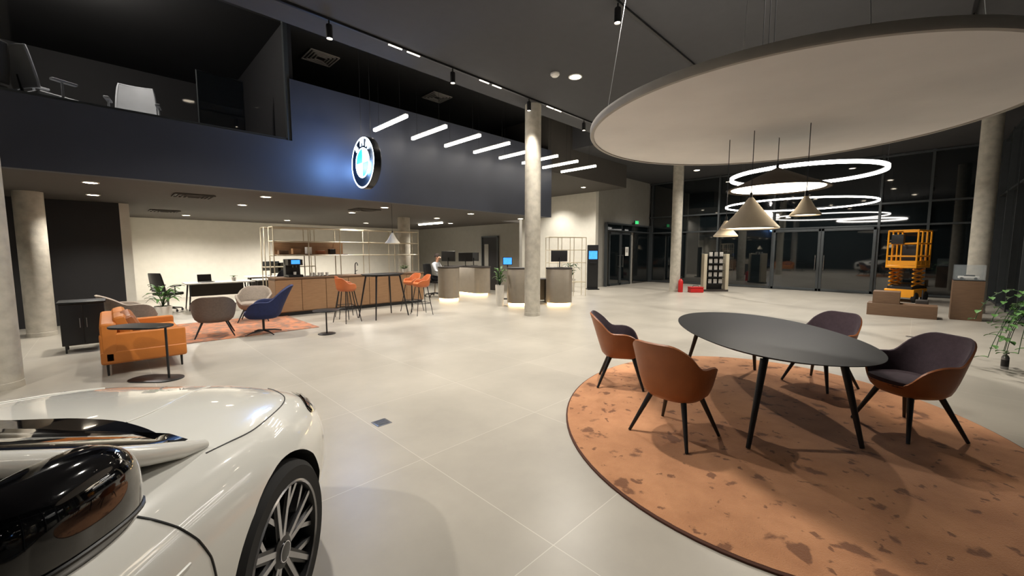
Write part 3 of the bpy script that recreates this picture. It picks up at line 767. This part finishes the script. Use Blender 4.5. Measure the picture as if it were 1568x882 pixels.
for x,y in ((1.73,3.46),(10.6,.0)):
    b=MB(); b.box((0,0,.002),(.14,.14,.004),'steel',.001); b.box((0,0,.005),(.11,.11,.002),'steel')
    for k in range(5): b.box((0,-.045+k*.0225,.0065),(.10,.006,.002),'frame')
    b.obj('floor_socket_hatch',(x,y,0),rad(0))

# ---------------------------------------------------------------- seated man
def skin_obj(name,pts,edges,radii,m,parent,root=0,sub=2):
    me=bpy.data.meshes.new(name); me.from_pydata(pts,edges,[]); o=bpy.data.objects.new(name,me); col.objects.link(o)
    o.modifiers.new('skin','SKIN')
    for i,r_ in enumerate(radii):
        o.data.skin_vertices[0].data[i].radius=(r_,r_) if not isinstance(r_,tuple) else r_
    o.data.skin_vertices[0].data[root].use_root=True
    sb=o.modifiers.new('sub','SUBSURF'); sb.levels=sub; sb.render_levels=sub
    dg=bpy.context.evaluated_depsgraph_get(); me2=bpy.data.meshes.new_from_object(o.evaluated_get(dg)); me2.name=name
    bpy.data.objects.remove(o); me2.materials.clear(); me2.materials.append(M[m])
    me2.polygons.foreach_set('use_smooth',[True]*len(me2.polygons))
    return place(name,me2,parent=parent)
try:
    q=R(-2.72,14.3); man=empty('seated_man',(q.x,q.y,0),face(.9,-.3))
    zs=.60
    skin_obj('torso',[(0,0,zs+.08),(0,0,zs+.3),(0,.04,zs+.5),(0,.07,zs+.62),(-.19,.05,zs+.56),(-.23,.16,zs+.32),(-.16,.36,zs+.28),(.19,.05,zs+.56),(.23,.16,zs+.32),(.16,.36,zs+.28)],
        [(0,1),(1,2),(2,3),(2,4),(4,5),(5,6),(2,7),(7,8),(8,9)],[(.17,.12),(.15,.11),(.17,.11),(.06,.06),.07,.055,.04,.07,.055,.04],'shirt',man)
    skin_obj('legs',[(0,0,zs+.1),(-.1,.02,zs+.04),(-.13,.42,zs+.06),(-.13,.42,.1),(-.13,.5,.06),(.1,.02,zs+.04),(.13,.42,zs+.06),(.13,.42,.1),(.13,.5,.06)],
        [(0,1),(1,2),(2,3),(3,4),(0,5),(5,6),(6,7),(7,8)],[.12,.1,.07,.05,.04,.1,.07,.05,.04],'trouser',man)
    skin_obj('head',[(0,.07,zs+.6),(0,.09,zs+.7),(0,.12,zs+.78),(0,.12,zs+.86)],[(0,1),(1,2),(2,3)],[.05,.055,(.078,.095),(.07,.08)],'skin',man)
    b=MB()
    for sx in (-1,1):
        b.lathe([(0,-.012),(.012,0),(0,.012)],'white',c=(sx*.033,.205,zs+.8),n=10); b.lathe([(0,-.025),(.014,0),(0,.028)],'skin',c=(sx*.08,.11,zs+.79),n=10)
    b.tube([(0,.205,zs+.80),(0,.232,zs+.765),(0,.205,zs+.76)],[.008,.014,.006],'skin'); b.tube([(-.025,.205,zs+.735),(0,.213,zs+.733),(.025,.205,zs+.735)],.005,'leather')
    b.obj('face_features',parent=man)
    b=MB(); pr=[(.095*math.sin(t),.105*math.cos(t)) for t in [k*math.pi/2/8*1.2 for k in range(9)]]
    b.lathe(pr,'hair',c=(0,.09,zs+.83),n=24); b.obj('hair',parent=man)
    for sx in (-1,1):
        skin_obj('palm',[(sx*.16,.35,zs+.28),(sx*.15,.42,zs+.27),(sx*.145,.47,zs+.265)],[(0,1),(1,2)],[(.03,.022),(.032,.018),(.034,.014)],'skin',man,sub=1)
        for k in range(4):
            x=sx*(.12+.018*k); ln=(.065,.08,.075,.055)[k]
            b=MB(); b.tube([(x,.46,zs+.268),(x,.46+ln*.6,zs+.266),(x,.46+ln,zs+.25)],[.009,.008,.006],'skin',n=8); b.obj('finger',parent=man)
        b=MB(); b.tube([(sx*.125,.41,zs+.27),(sx*.10,.45,zs+.262),(sx*.095,.48,zs+.255)],[.011,.009,.007],'skin',n=8); b.obj('thumb',parent=man)
    q2=R(-2.74,14.32); o=place('office_chair',oc,(q2.x,q2.y,0),face(.9,-.3),sc=1.12)
except Exception as ex:
    print('MAN FAIL',ex)

# ---------------------------------------------------------------- car
cp=R(-1.85,1.52); car=empty('car',(cp.x,cp.y,0),rad(48.5))   # local x forward, y left
Wk=[(-3.62,.55),(-3.55,.74),(-3.3,.86),(-2.8,.925),(-1.6,.925),(-.6,.925),(0,.935),(.3,.918),(.55,.865),(.72,.77),(.82,.66),(.90,.48)]
Tk=[(-3.62,.80),(-3.5,.98),(-3.2,1.05),(-2.5,1.03),(-1.2,1.0),(-.5,.995),(0,.965),(.3,.93),(.55,.885),(.72,.835),(.82,.78),(.90,.66)]
Bk=[(-3.62,.45),(-3.5,.3),(-3.2,.22),(0,.2),(.6,.2),(.82,.24),(.90,.32)]
fr=[0,.22,.42,.58,.70,.79,.86,.915,.955,.985,1.0,1.0,.985,.97,.965,.93,.8,.4,0]
dz=[0,.002,.008,.018,.032,.050,.075,.115,.165,.225,.30]
lo=[.70,.52,.36,.2,.07,.0,0,0]
def ring_at(x):
    w_=interp(Wk,x);t=interp(Tk,x);bt=interp(Bk,x); h=t-bt; k=min(1,h/.76)
    pts=[]
    for i,f in enumerate(fr):
        if i<11: z=t-dz[i]*k
        else: z=bt+(t-.30*k-bt)*lo[i-11]
        if .1<abs(f)<.6 and x>-.4: z+=.008*math.sin((f-.1)/.5*math.pi)
        pts.append((f*w_,z))
    return [(x,-y,z) for y,z in pts]+[(x,y,z) for y,z in pts[-2:0:-1]]
xs=[-3.62,-3.58,-3.5,-3.4,-3.25,-3.0]+[-2.8+.2*i for i in range(11)]+[-.68+.08*i for i in range(18)]+[.74,.79,.83,.865,.89,.90]
b=MB(); rows=[ring_at(x) for x in xs]; b.grid(rows,'carpaint',closev=True)
n_=len(rows[0]); b.F.append(list(range(n_))); b.FM.append(0); b.F.append([(len(rows)-1)*n_+j for j in range(n_)]); b.FM.append(0)
body=b.obj('body',ang=30)
def apply_bool(o,cutter):
    md=o.modifiers.new('b','BOOLEAN'); md.operation='DIFFERENCE'; md.solver='EXACT'; md.object=cutter
    dg=bpy.context.evaluated_depsgraph_get(); me=bpy.data.meshes.new_from_object(o.evaluated_get(dg)); o.modifiers.clear(); o.data=me
cb=MB()
for ax in (0,-2.72):
    for sy in (-1,1):
        cb.lathe([(0,-.34),(.395,-.34),(.395,.25),(0,.25)],'rubber',n=64,T=Matrix.Translation((ax,sy*.93,.36))@Matrix.Rotation(rad(90)*sy,4,'X'))
cut=cb.obj('cut')
bvh0=BVHTree.FromPolygons([v.co.copy() for v in body.data.vertices],[list(p.vertices) for p in body.data.polygons])
bpy.context.view_layer.update(); apply_bool(body,cut); bpy.data.objects.remove(cut)
me=body.data
if 'tyre_rubber' not in [m.name for m in me.materials if m]: me.materials.append(M['rubber'])
ri=[m.name if m else '' for m in me.materials].index('tyre_rubber')
for p in me.polygons:
    for ax in (0,-2.72):
        d=math.hypot(p.center.x-ax,p.center.z-.36)
        if d<.398 and abs(p.center.y)<1.0 and (abs(p.center.y)<.905 or d<.39): p.material_index=ri
me.polygons.foreach_set('use_smooth',[True]*len(me.polygons)); me.set_sharp_from_angle(angle=rad(30)); body.parent=car; body.name='body'
def cast(o,d,near=False):
    h,nn,_,_=bvh0.ray_cast(Vector(o),Vector(d).normalized())
    if h is None:
        if not near: return None,None
        h,nn,_,_=bvh0.find_nearest(Vector(o)+Vector(d).normalized()*1.5)
    if nn.dot(Vector(d))>0: nn=-nn
    return h,nn
def seam(pts,d,r=.0035,m='blk',n=14,name='panel_seam'):
    path=[]
    P=[Vector(p) for p in pts]
    for i in range(len(P)-1):
        for k in range(n):
            t=k/n; p0=P[max(i-1,0)];p1=P[i];p2=P[i+1];p3=P[min(i+2,len(P)-1)]
            p=.5*((2*p1)+(-p0+p2)*t+(2*p0-5*p1+4*p2-p3)*t*t+(-p0+3*p1-3*p2+p3)*t**3)
            h,nn=cast(p,d)
            if h is not None: path.append(h+nn*(r*.15))
    if len(path)>2:
        b=MB(); b.tube(path,r,m,n=6); b.obj(name,parent=car)
def patch(cor,d,m,off=.004,nu=14,nv=8,name='patch'):
    rows=[]
    for i in range(nu+1):
        row=[]
        for j in range(nv+1):
            h,nn=cast(cor(i/nu,j/nv),d,True)
            row.append(h+nn*off)
        rows.append(row)
    b=MB(); b.grid(rows,m); b.obj(name,parent=car)
for s_ in (-1,1):
    seam([(-.24,s_*.79,2),(0,s_*.81,2),(.25,s_*.78,2),(.42,s_*.73,2),(.52,s_*.66,2),(.66,s_*.52,2)],(0,0,-1),r=.0028,name='hood_seam')
    seam([(-.60,s_*2,.95),(-.50,s_*2,.82),(-.44,s_*2,.66),(-.43,s_*2,.48),(-.46,s_*2,.3)],(0,-s_,0),name='fender_seam')
    seam([(-1.68,s_*2,.95),(-1.68,s_*2,.6),(-1.66,s_*2,.3)],(0,-s_,0),name='door_seam')
    seam([(-.9,s_*2,.27),(-1.4,s_*2,.27),(-2.2,s_*2,.27)],(0,-s_,0),r=.012,name='sill_trim')
    seam([(-3.2,s_*2,.80),(-2,s_*2,.76),(-1,s_*2,.74),(-.5,s_*2,.73)],(0,-s_,0),r=.005,m='carpaint',name='side_crease')
    D0=Vector((-.35,-s_*.85,-.5)).normalized(); side=Vector((-.9,s_*.45,.06)).normalized()
    cc0=Vector((.60,s_*.765,.775))
    upv=side.cross(D0).normalized()
    if upv.z<0: upv=-upv
    def hl(u,v,cc0=cc0,side=side,upv=upv,D0=D0):
        s0=(u-.42)*.36; hgt=.085*(.2+.8*math.sin(math.pi*min(1,max(0,u*.72+.02))))
        return cc0-side*s0+upv*(v-.5)*hgt*1.5-D0*1.5
    patch(hl,D0,'carblk',.005,name='headlight',nu=18)
    patch(lambda u,v: hl(.06+.88*u,.12+.76*v),D0,'lens',.008,name='headlight_glass',nu=16)
    for k in (.34,.58,.8):
        patch(lambda u,v,k=k: hl(k-.08+.16*u,.26+.48*v),D0,'chrome',.011,name='headlight_reflector',nu=8,nv=4)
    patch(lambda u,v: Vector((3,s_*(.05+.26*u),.45+.22*v)),(-1,0,0),'carblk',.006,name='grille')
for s_ in (-1,1): seam([(-.1,s_*.42,2),(.1,s_*.40,2),(.6,s_*.26,2)],(0,0,-1),r=.004,m='carpaint',name='hood_crease')
# cowl in front of the windshield
def cowl(u,v):
    y=-.70+1.40*u; f=abs(y)/.70
    xf=-.07-.19*f**3
    return Vector((xf+(-.50-xf)*v,y,2))
patch(cowl,(0,0,-1),'carblk',.007,nu=44,nv=10,name='cowl')
gk=[(-.17,.985,.40),(-.22,1.0,.56),(-.30,1.025,.67),(-.42,1.065,.70),(-.58,1.135,.69),(-.78,1.225,.66),(-1.0,1.325,.625),(-1.3,1.42,.595),(-1.8,1.465,.57),(-2.4,1.44,.56),(-2.8,1.36,.55),(-3.1,1.24,.55),(-3.35,1.07,.58)]
rows=[]
for x,zt,wt in gk:
    wb=max(.80 if x<-.5 else .72,wt) if x<-.2 else wt+.03; zb=.955 if x>-3.2 else .99
    rows.append([(x,s_*y,z) for s_,y,z in [(-1,wb,zb),(-1,(wb+wt)/2+.02,(zb+zt)/2),(-1,wt+.02,zt-.035),(-1,wt-.06,zt-.012),(-1,wt*.5,zt),(1,0,zt+.004),(1,wt*.5,zt),(1,wt-.06,zt-.012),(1,wt+.02,zt-.035),(1,(wb+wt)/2+.02,(zb+zt)/2),(1,wb,zb)]])
b=MB(); b.grid(rows,'carblk'); gh=b.obj('greenhouse',parent=car,ang=50)
gh.data.materials.append(M['carpaint'])
for p in gh.data.polygons:
    if p.center.z>1.42: p.material_index=1
for s_ in (-1,1):
    b=MB(); b.tube([(-.20,s_*.76,.925),(-.30,s_*.752,.955),(-.42,s_*.745,1.0),(-.58,s_*.735,1.07),(-.78,s_*.705,1.165),(-1.0,s_*.665,1.27),(-1.3,s_*.625,1.375),(-1.8,s_*.60,1.432),(-2.4,s_*.59,1.41),(-2.85,s_*.57,1.31)],[.016,.028,.031,.031,.030,.030,.03,.03,.03,.03],'carpaint',n=14); b.obj('roof_pillar',parent=car)
# mirrors, folded against the doors
for s_ in (-1,1):
    b=MB(); rows=[]; n=36; mN=26
    cx,cy,cz=-.865,s_*.925,1.10
    for i in range(mN+1):
        t=math.pi*i/mN; rw=[]
        u=math.copysign(abs(math.cos(t))**.9,math.cos(t))
        sx_=(1-abs(u)**4.2)**(1/3) if abs(u)<1 else 0
        for j in range(n):
            a=2*math.pi*j/n
            yy=math.copysign(abs(math.cos(a))**.8,math.cos(a))*.085*sx_
            zz=math.copysign(abs(math.sin(a))**.7,math.sin(a))*.110*sx_*(1-.10*max(0,-u)-.04*max(0,u))
            if zz<0: zz*=.92
            rw.append((cx+u*.150,cy+s_*yy+s_*.02*(1-u*u),cz+zz-.004*u))
        rows.append(rw)
    b.grid(rows,'carblk',closev=True)
    b.tube([(cx+.16,s_*.80,.98),(cx+.15,s_*.84,1.0),(cx+.09,s_*.89,1.03)],[.045,.04,.036],'carblk',n=12)
    lip=[]
    for k in range(19):
        u=-.985+1.97*k/18; f=(1-abs(u)**4.2)**(1/3); lip.append((cx+u*.151,cy+s_*(.02*(1-u*u)+.083*f),cz-.042))
    b.tube(lip,.0045,'blk',n=6)
    o=superell(.118,.07,40,3); T=Matrix.Translation((cx-.01,cy-s_*.078,cz))@Matrix.Rotation(rad(90)*s_,4,'X')
    b.rings(o,[(1,0),(1,.006),(.97,.008)],'chrome',T=T)
    b.obj('side_mirror',parent=car,ang=50)
def wheel():
    b=MB(); T=Matrix.Rotation(rad(90),4,'X')
    b.lathe([(.275,-.115),(.33,-.118),(.352,-.10),(.36,-.07),(.36,.07),(.352,.10),(.33,.118),(.275,.115),(.275,-.115)],'rubber',n=72,T=T)
    for zz in (-.05,-.02,.02,.05): b.lathe([(.3605,zz-.004),(.357,zz),(.3605,zz+.004)],'blk',n=72,T=T)
    b.lathe([(.278,.112),(.268,.118),(.258,.105),(.25,.06),(.24,-.09),(.278,-.112)],'blk',n=72,T=T)
    b.lathe([(.2785,.1125),(.268,.120),(.262,.114)],'alloy',n=72,T=T)
    b.lathe([(0,.02),(.2,.0),(.2,-.02),(0,-.02)],'steel',n=40,T=T)
    b.lathe([(0,.105),(.034,.103),(.036,.098)],'emk',n=28,T=T); b.lathe([(.036,.1035),(.040,.1035),(.042,.095)],'chrome',n=28,T=T)
    b.lathe([(.042,.098),(.07,.092),(.075,.05),(.06,.02)],'blk',n=30,T=T)
    def bar(p0,p1,w0,w1,dep,m_):
        sd=(p1-p0).cross(Vector((0,0,1))).normalized()
        vs=[p0-sd*w0,p0+sd*w0,p1+sd*w1,p1-sd*w1]; vs=vs+[v-Vector((0,0,dep)) for v in vs]
        b.add(vs,[[0,1,2,3],[7,6,5,4],[0,4,5,1],[1,5,6,2],[2,6,7,3],[3,7,4,0]],m_,T)
    for k in range(5):
        a0=2*math.pi*k/5+.3
        P=lambda r_,a_,z_: Vector((r_*math.cos(a_),r_*math.sin(a_),z_))
        for sg in (-1,1):
            for (w0,w1,m_,z0,z1,dep) in ((.026,.020,'blk',.086,.100,.04),(.011,.010,'alloy',.0935,.1075,.008)):
                bar(P(.055,a0+sg*.16,z0),P(.262,a0+sg*.20,z1),w0,w1,dep,m_)
            bar(P(.13,a0+sg*.18,.09),P(.262,a0+sg*.5,.098),.010,.009,.03,'alloy')
    return b.mesh('wheel',ang=30)
wm=wheel()
for ax in (0,-2.72):
    place('wheel',wm,(ax,-.81,.36),0,car); place('wheel',wm,(ax,.81,.36),math.pi,car)

# ---------------------------------------------------------------- world + camera
wd=bpy.data.worlds.new('night'); scene.world=wd; wd.use_nodes=True
wd.node_tree.nodes['Background'].inputs[0].default_value=(.5,.55,.65,1); wd.node_tree.nodes['Background'].inputs[1].default_value=.02
cam=bpy.data.cameras.new('camera'); co=bpy.data.objects.new('camera',cam); col.objects.link(co); scene.camera=co
co.location=(0,0,1.6); co.rotation_euler=(rad(90-5.16),0,rad(-45)); cam.sensor_width=36; cam.lens=36*620/1568; cam.clip_start=.03; cam.clip_end=200
print('objects',len(bpy.data.objects))
